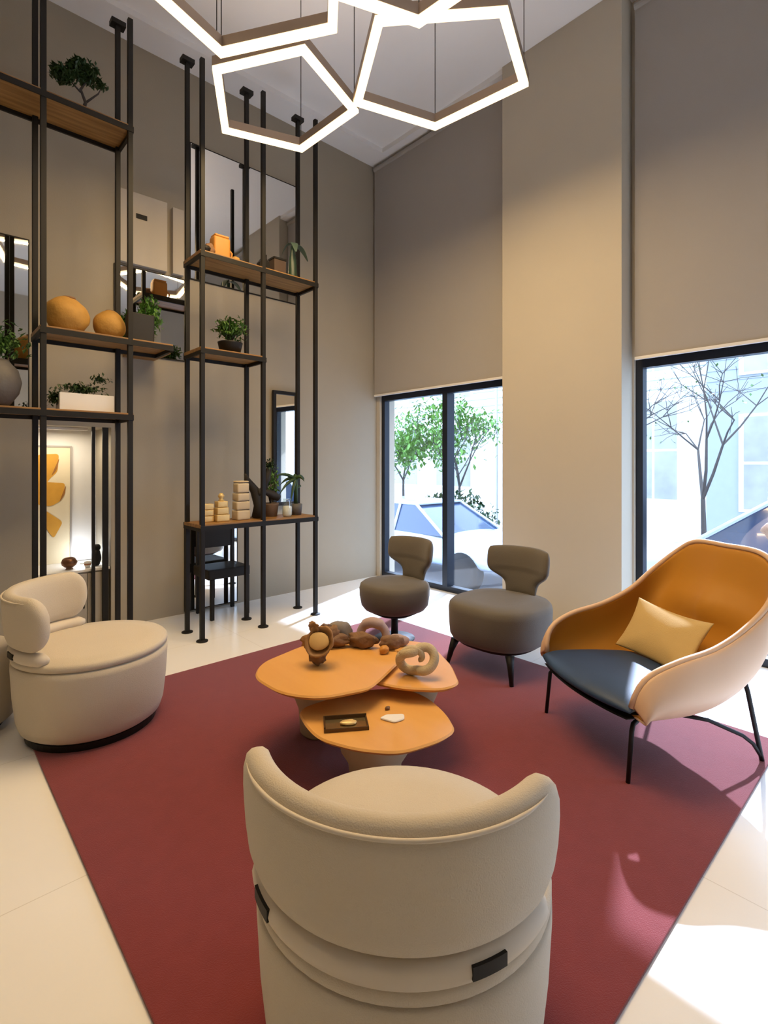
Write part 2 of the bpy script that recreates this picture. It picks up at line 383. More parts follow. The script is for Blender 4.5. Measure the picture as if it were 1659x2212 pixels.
# ------------------------------------------------------------------ tub chairs
def tub_chair(loc, rz, label):
    t = thing('tub_chair', label, 'armchair', (*loc, .012), rz, 'cream tub chairs')
    obj('plinth', L([(.295, 0), (.30, .035)], n=48), BLACK, t)
    obj('base', L([(.25, .035), (.295, .038), (.318, .055), (.332, .10), (.345, .22), (.353, .36), (.352, .392), (.335, .398)], n=64), CREAM, t, True)
    obj('seat_cushion', L([(.30, .395), (.340, .397), (.352, .405), (.352, .425), (.342, .437), (.25, .444), (.10, .447), (.01, .448)], n=64), CREAM, t, True)
    # backrest: a bent slab, its ends rounded in elevation
    bm = bmesh.new(); NA, NC = 56, 20; rings = []; A = math.radians(72); zc, Hh = .622, .13
    for i in range(NA+1):
        s = -1+2*i/NA; s = math.sin(PI/2*s*.97)/math.sin(PI/2*.97)*.999; a = s*A; k = max(0, (abs(s)-.78)/.22)
        hh = Hh*math.sqrt(max(.004, 1-k**2.2)); th = .036*(max(.03, 1-k**6))**.5; ring = []
        for j in range(NC):
            b = 2*PI*j/NC; c, sn = math.cos(b), math.sin(b); p = 3.2
            q = (abs(c)**p+abs(sn)**p)**(-1/p)
            zz = sn*q*hh; r = .345+c*q*th + zz*.06
            ring.append(bm.verts.new((r*math.sin(a), -r*math.cos(a), zc+zz)))
        rings.append(ring)
    for P_, Q in zip(rings, rings[1:]):
        for j in range(NC): bm.faces.new((P_[j], P_[(j+1) % NC], Q[(j+1) % NC], Q[j]))
    bm.faces.new(rings[0]); bm.faces.new(rings[-1][::-1])
    bk = obj('backrest', bm, CREAM, t, True)
    pts = []
    for i in range(41):
        a = -math.radians(57)+math.radians(114)*i/40; r = .385-.006*(abs(i-20)/20)**6
        pts.append((r*math.sin(a), -r*math.cos(a), zc+Hh-.022))
    obj('piping', T(pts, [.0045*min(1, .15+min(i, 40-i)/6) for i in range(41)], n=8), CREAM2, bk, True)
    bandp = []
    for i in range(49):
        a = -math.radians(70)+math.radians(140)*i/48; bandp.append((.330*math.sin(a), -.330*math.cos(a), .456))
    obj('support_roll', T(bandp, [.012, .024]+[.033]*45+[.024, .012], n=12), CREAM2, t, True)
    for d in (-48, 34):
        bm = bmesh.new(); a = math.radians(d)
        def q(rr, k, z): b_ = a+(k-3)/3*.105; return bm.verts.new((rr*math.sin(b_), -rr*math.cos(b_), z))
        R_ = [[q(.350, k, .446), q(.3655, k, .446), q(.3655, k, .472), q(.350, k, .472)] for k in range(7)]
        for A_, D in zip(R_, R_[1:]):
            for k in range(4): bm.faces.new((A_[k], A_[(k+1) % 4], D[(k+1) % 4], D[k]))
        bm.faces.new(R_[0]); bm.faces.new(R_[-1][::-1])
        obj('bracket', bm, BLACK, t)
    return t
def face(lat, z): v = FW*z+RT*lat; return math.atan2(v.y, v.x)-PI/2
tub_chair((.905, .915), face(.17, 1), 'cream tub chair nearest the camera, seen from behind')
tub_chair((.735, 3.105), face(.95, .28), 'cream tub chair at the left edge of the rug').scale = (1.04, 1.04, 1.0)
# ------------------------------------------------------------------ grey side chairs
def grey_chair(loc, rz, label, legs):
    t = thing('side_chair', label, 'chair', (*loc, .012 if legs else .012), rz, 'taupe grey side chairs')
    r = .32 if legs else .265; zb = .19 if legs else .25
    if legs:
        prof = [(r*.80, zb-.01), (r*.93, zb), (r*.98, zb+.03), (r, zb+.10), (r*1.01, .39), (r*.99, .425), (r*.93, .445), (r*.6, .455), (.01, .458)]
        obj('seat', L(prof, n=56, sq=2.7), GREY, t, True)
        obj('under_frame', L([(r*.6, zb-.035), (r*.8, zb-.03), (r*.82, zb-.012)], n=40, sq=2.7), BLACK, t)
        for sx in (-1, 1):
            for sy in (-1, 1):
                obj('leg', T([(sx*r*.68, sy*r*.68, zb-.02), (sx*r*.74, sy*r*.74, zb-.09), (sx*r*.80, sy*r*.80, 0)], [.030, .020, .013], n=12), BLACK, t, True)
    else:
        prof = [(r*.66, zb-.03), (r*.86, zb-.012), (r*.95, zb+.02), (r, zb+.09), (r*1.01, .40), (r*.98, .432), (r*.90, .448), (r*.5, .456), (.01, .458)]
        obj('seat', L(prof, n=56, sq=2.3), GREY, t, True)
        obj('under_frame', L([(.07, zb-.075), (r*.5, zb-.06), (r*.72, zb-.032)], n=40), BLACK, t, True)
        obj('stem', L([(.028, .012), (.026, zb-.06)], n=20), BLACK, t, True)
        obj('base_disc', L([(.16, 0), (.16, .006), (.03, .014)], n=36), BLACK, t, True)
    def fn(u, v):
        h = (v+1)/2
        w = .125+.155*(1/(1+math.exp(-(h-.38)*17)))
        w *= 1-.06*max(0, (h-.85)/.15)**2
        R_ = .33; a = u*w/R_
        if h > .75: h2 = h-.03*abs(u)**4*(h-.75)/.25
        else: h2 = h
        y = -(r-.045)+R_-R_*math.cos(a)-.05*h
        return Vector((R_*math.sin(a), y, .43+.345*h2))
    obj('backrest', sheet(fn, lambda u, v: .075 if v > 0 else .062, 36, 30, 4), GREY, t, True)
    return t
grey_chair((2.845, 2.97), face(-.95, -.8), 'taupe grey swivel chair on a pedestal in the window corner', False)
grey_chair((3.01, 2.09), face(-.95, -.9), 'taupe grey four-legged chair in front of the column', True)

# ------------------------------------------------------------------ lounge chair
def lounge():
    lat, z = 1.33, 2.65
    p = FW*z+RT*lat
    t = thing('lounge_chair', 'lounge chair with ochre inside, tan shell and slate blue seat', 'armchair', (p.x, p.y, .0125), face(-.97, -.24))
    V = Vector
    rim = [(0, V((0, -.52, .945))), (.16, V((.19, -.52, .94))), (.28, V((.295, -.49, .875))), (.40, V((.365, -.37, .75))), (.52, V((.375, -.22, .64))), (.66, V((.385, -.04, .565))),
           (.80, V((.385, .15, .525))), (.91, V((.37, .28, .475))), (.965, V((.355, .335, .41))), (1, V((.335, .35, .33)))]
    bot = [(0, V((0, -.20, .25))), (.16, V((.10, -.21, .25))), (.28, V((.18, -.20, .25))), (.40, V((.23, -.16, .245))), (.52, V((.26, -.08, .24))), (.66, V((.28, .04, .24))),
           (.80, V((.295, .18, .25))), (.91, V((.30, .265, .258))), (1, V((.318, .335, .285)))]
    def S(u, v, d=0):
        s = (v+1)/2; a = cat(bot, abs(u)); b = cat(rim, abs(u)); q = a.lerp(b, s)
        out = V((b.x-.0, (b.y if b.y < 0 else 0)*.6, 0)); out = out.normalized() if out.length > 0 else out
        q = q + out*(.075*math.sin(PI*s)**.9*(1 if abs(u) > .4 else .4+.6*abs(u)/.4)) - V((0, 0, .02*math.sin(PI*s)))
        if abs(u) < .4: q += V((0, 1, 0))*.06*math.exp(-((s-.58)/.10)**2)*(1-abs(u)/.4)   # lumbar fold
        q += out*d
        if u < 0: q.x = -q.x
        return q
    obj('outer_shell', sheet(lambda u, v: S(u, v, .011), .020, 72, 20, 14), TANS, t, True)
    obj('inner_shell', sheet(lambda u, v: S(u*.985, -1+(v+1)*.985, -.010), .018, 72, 20, 14), ORANGE, t, True)
    obj('edge_piping', T([S(-1+2*i/90, 1) for i in range(91)], .0135, n=10), TANS, t, True)
    # under pan
    def pan(u, v, zz=0, sc=1.0, front=0):
        y = -.20+.57*(v+1)/2; key = [(-.22, .12), (-.15, .22), (-.05, .265), (.10, .29), (.25, .305), (.40, .325)]
        w = key[-1][1]
        for (a, wa), (b, wb) in zip(key, key[1:]):
            if a <= y <= b: w = wa+(wb-wa)*(y-a)/(b-a); break
        fy = front*(1-u*u)*max(0, v)**2
        return V((u*w*sc, y+fy, zz))
    obj('seat_pan', sheet(lambda u, v: pan(u, v, .245+.03*max(0, v), 1.02, .05), .03, 24, 16, 6), BLACK, t, True)
    def seat(u, v):
        q = pan(u, v, 0, 1.09, .085); h = (v+1)/2
        q.z = .30+.03*h-.02*max(0, v)**6 + .012*(1-u*u)
        return q
    obj('seat_cushion', sheet(seat, .075, 30, 24, 5), NAVY, t, True)
    r = .0105
    for s in (-1, 1):
        obj('leg', T([(s*.27, .24, .25), (s*.315, .325, .245), (s*.322, .338, .22), (s*.325, .36, .0)], [r, r, r, r*.9], n=10), BLACK, t, True)
        obj('leg', T([(s*.30, -.26, .47), (s*.315, -.30, .32), (s*.33, -.365, .0)], r, n=10), BLACK, t, True)
        obj('side_rail', T([(s*.27, .05, .235), (s*.29, -.10, .20), (s*.315, -.27, .12), (s*.325, -.32, .08), (s*.329, -.36, .02)], r*.85, n=10), BLACK, t, True)
    obj('cross_rail', T([(-.27, .24, .232), (.27, .24, .232)], r*.8, n=8), BLACK, t, True)
    # lumbar pillow
    def pil(u, v):
        pin = 1+.10*abs(u*v)**2-.03
        return V((u*.235*pin, -.01*v+.03*u*u, v*.14*pin))
    k = obj('throw_pillow', sheet(pil, lambda u, v: .10*(1-.45*max(abs(u), abs(v))**2), 26, 20, 3), PILLOW, None, True)
    M_ = Matrix.Translation(t.location) @ Matrix.Rotation(t.rotation_euler.z, 4, 'Z') @ Matrix.Translation((.03, -.155, .475)) @ Matrix.Rotation(math.radians(28), 4, 'X')
    k.matrix_world = M_
    tag(k, 'straw coloured pillow resting in the ochre lounge chair', 'pillow')
lounge()

# ------------------------------------------------------------------ coffee tables
def table(poly, z, rad, ped, pr, label, ph=None, th=.024):
    c = Vector(ped)
    t = thing('coffee_table', label, 'table', (c.x, c.y, .012), 0, 'honey brown pebble-shaped coffee tables')
    P = rounded([Vector(p)-c for p in poly], rad)
    obj('table_top', prism(bmesh.new(), P, z-.012-th, z-.012, .007, .012), TOPM, t)
    zt = z-.012-th
    obj('pedestal', L([(pr*.72, 0), (pr*.80, .012), (pr*.86, zt*.35), (pr*1.1, zt*.55), (pr*1.12, zt*.72), (pr*.95, zt-.001)], n=40, sq=2.3), PED, t, True)
    return t
PA = [(1.189, 2.197), (1.297, 2.326), (1.6, 2.396), (1.869, 2.36), (1.985, 2.147), (1.878, 1.893), (1.607, 1.771), (1.514, 1.736), (1.289, 1.807), (1.191, 1.963)]
PB = [(1.78, 2.172), (2.10, 2.188), (2.196, 1.996), (2.047, 1.717), (1.893, 1.535), (1.786, 1.553), (1.66, 1.694), (1.60, 1.865)]
PC = [(1.278, 1.968), (1.579, 1.947), (1.789, 1.81), (1.803, 1.653), (1.746, 1.491), (1.661, 1.366), (1.551, 1.361), (1.375, 1.403), (1.268, 1.535), (1.208, 1.695), (1.224, 1.808)]
table(PA, .400, .09, (1.56, 2.20), .11, 'tallest honey coffee table, at the left with a mushroom-shaped ornament')
table(PB, .372, .07, (1.99, 1.92), .11, 'pale right-hand coffee table under the knot ornament')
table(PC, .300, .07, (1.50, 1.69), .13, 'lowest front coffee table with the glass tray')

def on(bm, name, m, x, y, z, label, ctg, rz=0, group=None, rx=0, ry=0):
    o = obj(name, bm, m, None, True); o.location = (x, y, z); o.rotation_euler = (rx, ry, rz); tag(o, label, ctg, group); return o
Z = .4005
# mushroom-like driftwood vase
t = thing('driftwood_bowl', 'brown driftwood bowl on a gnarled stem, on the tallest table', 'ornament', (1.497, 2.11, Z), face(-.2, -1))
obj('stem', rock(.042, .034, .048, .45, 2.6, 3), DRIFT, t, True)
BURL = M('burl_wood', (.30, .15, .05), .6, var=.35, scale=25)
bm = L([(.012, -.048), (.045, -.036), (.066, -.010), (.074, .018), (.070, .024), (.058, .010), (.040, -.008), (.01, -.014)], n=36)
for v in bm.verts: v.co *= 1+.16*noise.noise(v.co*22)+.10*noise.noise(v.co*60)
bmesh.ops.rotate(bm, verts=bm.verts, cent=(0, 0, 0), matrix=Matrix.Rotation(math.radians(-62), 3, 'X')); bmesh.ops.translate(bm, verts=bm.verts, vec=(-.012, .012, .118)); obj('bowl', bm, BURL, t, True)
bm = rock(.052, .044, .012, .1, 1.5, 6, 3, False)
bmesh.ops.rotate(bm, verts=bm.verts, cent=(0, 0, 0), matrix=Matrix.Rotation(math.radians(-62), 3, 'X')); bmesh.ops.translate(bm, verts=bm.verts, vec=(-.012, .024, .126)); obj('pale_face', bm, M('pale_cut_wood', (.62, .40, .15), .6, var=.15, scale=25), t, True)
for k, (x, y, z, a, b) in enumerate(((-.060, -.02, .155, .5, .9), (.03, -.02, .178, -.7, .5), (-.020, -.03, .165, 1.0, -.3), (.05, -.01, .115, .2, .4))):
    bm = rock(.042, .012, .030, .5, 2.6, 70+k, 3, False); bmesh.ops.rotate(bm, verts=bm.verts, cent=(0, 0, 0), matrix=Matrix.Rotation(b, 3, 'Y') @ Matrix.Rotation(a, 3, 'Z')); bmesh.ops.translate(bm, verts=bm.verts, vec=(x, y, z)); obj('bark_lobe', bm, BURL if k % 2 else DRIFT, t, True)
# ring of driftwood and stones round the back rim
on(rock(.095, .040, .040, .42, 2.2, 11), 'driftwood_piece', DRIFT, 1.695, 2.265, Z, 'long brown driftwood piece at the back of the tallest table', 'driftwood', -.75)
on(rock(.085, .036, .042, .42, 2.2, 12), 'driftwood_piece', DRIFT, 1.815, 2.145, Z, 'brown driftwood log in the middle of the ornament row', 'driftwood', -1.0)
on(rock(.066, .036, .040, .42, 2.2, 13), 'driftwood_piece', DRIFT, 1.915, 2.02, Z, 'short driftwood piece beside the amber stone', 'driftwood', -.4)
on(rock(.028, .024, .022, .2, 1.6, 14), 'pebble', AMBER, 1.84, 2.0, Z, 'small amber stone in front of the driftwood', 'stone')
on(rock(.034, .028, .024, .2, 1.6, 15), 'pebble', DRIFT, 1.635, 2.325, Z, 'small dark brown stone at the left end of the ornament row', 'stone')
on(rock(.072, .048, .060, .2, 1.5, 16), 'pebble', STONEG, 1.80, 2.325, Z, 'rounded grey stone behind the driftwood on the tallest table', 'stone', -.6)
on(rock(.030, .026, .040, .15, 1.3, 17), 'pebble', STONEP, 1.705, 2.34, Z, 'small pale stone left of the grey stone', 'stone')
# arching rose stone
pts = [(math.cos(a)*.075, .006*math.sin(3*a), .018+math.sin(a)*.085) for a in [PI*i/16 for i in range(17)]]
on(T(pts, [.024]*5+[.030]*7+[.024]*5, n=12), 'arch_stone', STONEP, 1.93, 2.19, Z, 'rose grey arched stone behind the driftwood', 'stone', -.9)
on(rock(.060, .030, .036, .2, 1.4, 18), 'pebble', STONEP, 2.03, 2.09, .3725, 'flat rose stone on the far edge of the right-hand table', 'stone', -.8)
on(rock(.050, .030, .022, .3, 1.8, 19), 'driftwood_piece', DRIFT, 1.60, 2.27, Z, 'thin driftwood chip behind the driftwood bowl', 'driftwood', -.1)
# knot ornament
pts = []
for i in range(72):
    a = 2*PI*i/72; rr = .066+.020*math.cos(2*a+.6); pts.append((rr*math.cos(a), .022*math.sin(2*a), .098+rr*1.0*math.sin(a)))
bm = T(pts, .0225, n=14, closed=True)
pts = []
for i in range(24):
    s = i/23; a = 3.6-3.3*s; rr = .012+.058*s; pts.append((rr*math.cos(a), -.012+.03*s, .102+rr*math.sin(a)))
tube(bm, pts, [.012+.009*i/23 for i in range(24)], n=12)
mn = min(v.co.z for v in bm.verts); bmesh.ops.translate(bm, verts=bm.verts, vec=(0, 0, -mn))
on(bm, 'knot_ornament', KNOTM, 1.80, 1.725, .3725, 'sand coloured looped knot ornament on the right-hand table', 'ornament', face(-.25, -1))
# tray and card on the low table
Z2 = .3005
c = Vector((1.352, 1.707)); ang = math.atan2(1.707-1.813, 1.462-1.305)
t = thing('glass_tray', 'rectangular bronze-rimmed glass tray on the lowest table', 'tray', (c.x, c.y, Z2), ang)
obj('tray_base', B(-.086, .086, -.052, .052, 0, .005), M('mirrored_brass', (.45, .33, .16), .18, .8), t)
bm = bmesh.new(); box(bm, -.092, .092, .047, .053, 0, .02); box(bm, -.092, .092, -.053, -.047, 0, .014); box(bm, -.092, -.086, -.047, .047, 0, .02); box(bm, .086, .092, -.047, .047, 0, .014)
obj('tray_rim', bm, M('dark_bronze', (.10, .06, .03), .35, .6), t)
on(rock(.035, .02, .008, .2, 1.5, 20), 'soap_stone', GOLD, 1.36, 1.70, Z2+.006, 'pale golden pebble lying in the glass tray', 'stone', ang)
P = rounded([Vector(p) for p in ((-.055, .012), (-.02, .036), (.058, .024), (.048, -.018), (.0, -.036))], .012)
o = obj('white_dish', prism(bmesh.new(), P, 0, .008, .003), WHITE); o.location = (1.53, 1.61, Z2); o.rotation_euler.z = -YAW+.3
tag(o, 'small flat white dish right of the tray on the lowest table', 'dish')
on(rock(.014, .010, .008, .2, 1.5, 21, 2), 'pebble', DRIFT, 1.575, 1.69, Z2, 'tiny brown pebble behind the white dish', 'stone')

# ------------------------------------------------------------------ objects on the shelves
def plant(name, label, loc, r, h, pot, potm, leaf, n, size, stems=0):
    t = thing(name, label, 'plant', loc)
    ph = pot[1]
    obj('pot', L([(pot[0]*.8, 0), (pot[0], ph*.9), (pot[0]*1.03, ph), (pot[0]*.9, ph), (pot[0]*.88, ph*.93)], n=28), potm, t, True)
    bm = bmesh.new()
    for i in range(9):
        a = 6.28*i/9; tube(bm, [(0, 0, ph*.9), (math.cos(a)*r*.3, math.sin(a)*r*.3, ph+h*.3), (math.cos(a)*r*.7, math.sin(a)*r*.7, ph+h*random.uniform(.4, .8))], [.004, .003, .002], n=5)
    obj('stems', bm, BARK, t)
    obj('foliage', foliage(n, r, r*.85, h*.5, ph+h*.48, size, shell=.25), leaf, t)
    return t
# top left: small tree
t = thing('bonsai_tree', 'small leafy tree on the top left shelf', 'plant', (.90, 4.10, 3.811))
obj('pot', B(-.11, .11, -.06, .06, 0, .05, bev=.008), VASEG, t)
bm = T([(0, 0, .04), (.02, 0, .12), (-.01, 0, .2), (.03, .0, .28)], [.014, .011, .009, .004], n=8)
tube(bm, [(.02, 0, .12), (.10, 0, .22), (.12, 0, .27)], [.008, .005, .003], n=6); tube(bm, [(-.01, 0, .18), (-.09, 0, .24)], [.007, .003], n=6)
obj('trunk', bm, BARK, t, True)
bm = foliage(1100, .13, .09, .10, .33, .021, shell=.1); foliage(600, .09, .07, .08, .25, .021, bm, .1, -.12); foliage(90, .045, .05, .04, .29, .016, bm, .1, .12)
obj('foliage', bm, LEAFD, t)
# ochre pottery
def gourd(loc, r, h, label, seed):
    bm = rock(r, r*.8, h/2, .10, 1.2, seed, 4)
    o = on(bm, 'pottery_vessel', GOURD, *loc, label, 'vase', 0, 'ochre pottery on the left shelf')
    top = max(v.co.z for v in o.data.vertices)
    obj('lip', T([(math.cos(a)*r*.26+r*.05, math.sin(a)*r*.22, top-.006) for a in [2*PI*k/20 for k in range(20)]], r*.055, n=8, closed=True), DRIFT, o, True)
    pts = []
    for k in range(17):
        a = PI*k/16; d = Vector((math.cos(a), -.62, math.sin(a)*.9)); best = max(o.data.vertices, key=lambda v: Vector((v.co.x/r, v.co.y/r, (v.co.z-h*.45)/(h*.5))).dot(d.normalized())); pts.append(best.co.copy())
    obj('seam_ridge', T(pts, .006, n=6), DRIFT, o, True)
gourd((.805, 4.07, 2.291), .135, .26, 'larger ochre pottery vessel, beside the smaller one', 31)
gourd((1.065, 4.06, 2.291), .105, .215, 'smaller ochre pottery vessel with knobbly lip', 34)
t = thing('speaker_box', 'black box beside the green plant on the left shelf', 'box', (1.30, 4.16, 2.291))
obj('cabinet', B(-.085, .085, -.07, .07, 0, .23, bev=.006), BLACK, t); obj('grille', B(-.075, .075, -.076, -.0701, .01, .22), TYRE, t)
plant('potted_plant', 'tall green plant behind the black box, between the shelving frames', (1.475, 4.52, 2.342), .12, .40, (.05, .08), VASEG, LEAFL, 700, .026)
obj_ = B(1.36, 1.62, 4.40, YB-.001, 2.31, 2.34); o = obj('wall_shelf', obj_, OAK); tag(o, 'short oak wall shelf holding the tall green plant', 'shelf')
# vase with foliage at the left edge
t = thing('round_vase', 'round charcoal vase full of green foliage at the left edge', 'plant', (.405, 4.09, 1.756))
obj('vase', L([(.05, 0), (.085, .02), (.13, .09), (.145, .16), (.125, .24), (.085, .285), (.075, .30), (.065, .29)], n=36), VASEG, t, True)
obj('foliage', foliage(700, .21, .17, .135, .42, .022, shell=.1), LEAF, t)
# white planter with trailing greenery
t = thing('window_box_planter', 'long pale planter with feathery greenery on the lower left shelf', 'plant', (.915, 4.12, 1.756))
obj('planter', B(-.16, .18, -.06, .06, 0, .125, bev=.006), WHITE, t)
bm = foliage(420, .20, .09, .055, .165, .016, shell=.1, cx=-.02); foliage(260, .08, .06, .075, .09, .016, bm, .1, -.17); foliage(120, .09, .05, .05, .24, .014, bm, .1, .10)
obj('foliage', bm, LEAFD, t)
# upper right shelf
Z3 = 3.071
t = thing('amber_canister', 'tall amber ceramic canister on the upper right shelf', 'canister', (1.905, 4.08, Z3))
obj('body', B(-.07, .07, -.05, .05, 0, .185, bev=.018), AMBER, t, True); obj('lid', B(-.06, .06, -.045, .045, .186, .205, bev=.008), AMBER, t, True)
obj('side_handle', T([(.07, 0, .03), (.10, 0, .04), (.105, 0, .09), (.07, 0, .12)], .009, n=8), AMBER, t, True)
on(rock(.045, .04, .06, .3, 2, 41), 'carved_figure', DRIFT, 1.80, 4.05, Z3, 'small brown carved figure left of the amber canister', 'ornament')
on(rock(.040, .035, .035, .3, 2, 42), 'lumpy_stone', BLACK, 1.745, 4.0, Z3, 'black lump at the left corner of the upper right shelf', 'stone')
on(rock(.035, .03, .03, .2, 2, 43), 'small_shell', GOURD, 2.02, 4.03, Z3, 'small ochre shell right of the amber canister', 'ornament')
t = thing('storage_box', 'dark brown box on the right end of the upper right shelf', 'box', (2.46, 4.10, Z3))
obj('body', B(-.06, .06, -.05, .05, 0, .15, bev=.004), M('dark_umber', (.075, .045, .03), .6), t); obj('lid', B(-.064, .064, -.054, .054, .151, .170, bev=.004), BLACK, t)
t = thing('toy_house', 'small black house-shaped ornament left of the dark brown box', 'ornament', (2.33, 4.12, Z3))
bm = prism(bmesh.new(), [(-.05, 0), (.05, 0), (.05, .10), (0, .17), (-.05, .10)], -.03, .03, .002); bmesh.ops.rotate(bm, verts=bm.verts, cent=(0, 0, 0), matrix=Matrix.Rotation(PI/2, 3, 'X'))
obj('house_body', bm, BLACK, t); obj('chimney', B(.015, .03, -.01, .01, .12, .185), BLACK, t)
t = thing('leafy_stem_vase', 'slim green vase with one drooping broad leaf on upper right shelf', 'plant', (2.64, 4.13, Z3))
obj('vase', L([(.035, 0), (.045, .05), (.035, .22), (.02, .30), (.022, .34)], n=24), M('bottle_green', (.03, .06, .04), .3), t, True)
GL = M('grey_green_leaf', (.06, .10, .07), .5, var=.3)
for a, l in ((0, .17), (2.6, .10), (4.4, .12)):
    def lf(u, v, a=a, l=l):
        s = (v+1)/2; w = .035*math.sin(PI*min(1, s*.95+.03))**.7; r_ = l*s
        return Vector((math.cos(a)*r_-math.sin(a)*u*w, math.sin(a)*r_+math.cos(a)*u*w, .35+.12*s-.22*s*s))
    obj('leaf', sheet(lf, .004, 6, 10), GL, t, True)
# small right shelf
plant('potted_shrub', 'bushy green plant in black pot on the small right shelf', (2.0, 4.09, 2.311), .165, .24, (.10, .10), BLACK, LEAF, 900, .020)
# low shelf
Z4 = .916
t = thing('pagoda_ornament', 'gold pagoda-shaped ornament with round finial on the low shelf', 'ornament', (1.895, 4.10, Z4))
for i, (w, h) in enumerate(((.056, .055), (.050, .055), (.044, .05))):
    z0 = sum((.058, .058, .053)[:i]); obj('tier', B(-w+.03, w+.03, -w*.8, w*.8, z0, z0+h, bev=.006), GOLD, t, True)
obj('finial', L([(.02, .165), (.026, .175), (.012, .182), (.024, .20), (.026, .212), (.012, .232)], n=20, cx=.03), GOLD, t, True)
t = thing('block_stack', 'low stack of pale gold blocks left of the pagoda ornament', 'ornament', (1.815, 4.13, Z4))
for i in range(3): obj('block', B(-.045, .045, -.035, .035, i*.05, i*.05+.047, bev=.005), GOLD, t, True)
t = thing('stone_stack', 'tower of cream stone blocks beside the dark driftwood', 'ornament', (2.105, 4.10, Z4))
zz = 0
for i, (w, h) in enumerate(((.062, .085), (.060, .075), (.056, .07), (.052, .085), (.048, .02))):
    b_ = obj('stone_block', B(-w, w, -.05, .05, zz, zz+h-.004, bev=.012), M('cream_stone', (.60, .50, .34), .8, var=.15) if i == 0 else bpy.data.materials['cream_stone'], t, True); b_.rotation_euler.z = .06*(-1)**i; zz += h
t = thing('driftwood_sculpture', 'dark twisted driftwood sculpture on the low shelf behind the post', 'sculpture', (2.29, 4.10, Z4))
bm = T([(-.03, 0, 0), (-.02, 0, .12), (-.05, .02, .24), (-.12, .02, .34), (-.15, .0, .38)], [.055, .045, .035, .022, .012], n=12)
tube(bm, [(-.03, 0, .22), (.05, 0, .23), (.13, .0, .19), (.19, 0, .17)], [.03, .028, .035, .028], n=12)
tube(bm, [(.02, 0, .22), (.06, .01, .33), (.09, 0, .43)], [.03, .025, .03], n=10)
for v in bm.verts: v.co += noise.noise_vector(v.co*14)*.018
for v in bm.verts: v.co.z = max(0, v.co.z)
obj('trunk', bm, M('charred_wood', (.018, .014, .010), .7, var=.4), t, True)
obj('dry_tuft', foliage(260, .07, .05, .07, .46, .014, shell=.1, cx=.09), LEAFD, t)
plant('potted_fern', 'light green feathery plant behind the dark driftwood sculpture', (2.43, 4.17, Z4), .10, .38, (.075, .12), M('clay_pot', (.20, .13, .08), .8), LEAFL, 300, .018)
t = thing('succulent_plant', 'dark aloe with arching leaves at the right end of the low shelf', 'plant', (2.67, 4.12, Z4))
obj('pot', L([(.05, 0), (.06, .10), (.05, .105)], n=24), VASEG, t, True)
bm = T([(0, 0, .09), (.0, 0, .25), (.01, 0, .36)], [.022, .018, .014], n=10)
tube(bm, [(0, 0, .25), (.05, 0, .27)], .012, n=8); obj('stalk', bm, LEAFD, t, True)
for k, (a, l, dz) in enumerate(((3.0, .22, .10), (3.4, .20, .0), (2.7, .16, .05), (.1, .10, .08), (1.4, .12, .09), (5.0, .14, .07), (3.9, .13, -.06))):
    pts = [(math.cos(a)*l*s, math.sin(a)*l*s*.6, .33+dz*s*1.6-.13*s*s) for s in [i/8 for i in range(9)]]
    obj('leaf', T(pts, [.016*(1-(i/8)**2)+.002 for i in range(9)], n=8), LEAFD, t, True)
t = thing('glass_jar', 'clear glass jar beside the aloe on the low shelf', 'jar', (2.52, 4.03, Z4))
obj('glass_body', L([(.035, 0), (.045, .02), (.045, .12), (.035, .15), (.038, .16)], n=24), CLEAR, t, True)
obj('white_filling', L([(.034, .004), (.040, .02), (.040, .09), (.03, .095)], n=24), WHITE, t, True)

# ------------------------------------------------------------------ niche: artwork, low console, ornaments
t = thing('console_cabinet', 'low pale console cabinet inside the wall niche', 'cabinet', (.995, 5.04, 0))
obj('carcass', B(-.268, .268, -.20, .25, 0, .50, bev=.004), M('pale_grey_lacquer', (.42, .38, .32), .5), t)
obj('top_slab', B(-.270, .270, -.225, .25, .501, .52, bev=.003), WHITE, t)
d_ = obj('door', B(-.255, .10, -.215, -.201, .02, .485, bev=.002), bpy.data.materials['pale_grey_lacquer'], t); obj('handle', B(.07, .08, -.225, -.215, .2, .32), BLACK, d_)
d_ = obj('door', B(.106, .255, -.215, -.201, .02, .485, bev=.002), bpy.data.materials['pale_grey_lacquer'], t)
struct('trim_2', B(NX0+.001, NX1-.001, YB+.485, YB+.499, .525, NZ-.002), WHITE, 'white back panel of the lit niche')
t = thing('framed_artwork', 'framed abstract in ochre shapes on cream, leaning in the niche', 'artwork', (.915, YB+.474, .521))
obj('canvas', B(-.16, .15, -.006, .0, .0, 1.02), M('cream_paper', (.74, .64, .44), .8, var=.04), t)
bm = bmesh.new(); box(bm, -.17, -.155, -.012, .004, 0, 1.03); box(bm, .145, .16, -.012, .004, 0, 1.03); box(bm, -.155, .145, -.012, .004, 1.015, 1.03)
obj('frame', bm, M('grey_frame', (.36, .33, .30), .5), t)
PA1 = M('ochre_paint', (.60, .30, .03), .7, var=.25, scale=8); PA2 = M('umber_paint', (.30, .12, .02), .7, var=.2)
def patch(pts, m, d): 
    bm = prism(bmesh.new(), rounded([Vector(p) for p in pts], .03), 0, .0015, .0004); bmesh.ops.rotate(bm, verts=bm.verts, cent=(0, 0, 0), matrix=Matrix.Rotation(PI/2, 3, 'X')); bmesh.ops.translate(bm, verts=bm.verts, vec=(0, -.0065-d, 0)); obj('painted_shape', bm, m, t)
patch([(-.155, .18), (-.155, .90), (-.118, .90), (-.122, .18)], PA1, -.0002)
patch([(-.10, .50), (-.10, .95), (.06, .96), (.05, .80), (-.02, .73)], PA1, 0)
patch([(-.09, .72), (.11, .70), (.08, .55), (.0, .50), (-.10, .52)], PA1, .0016)
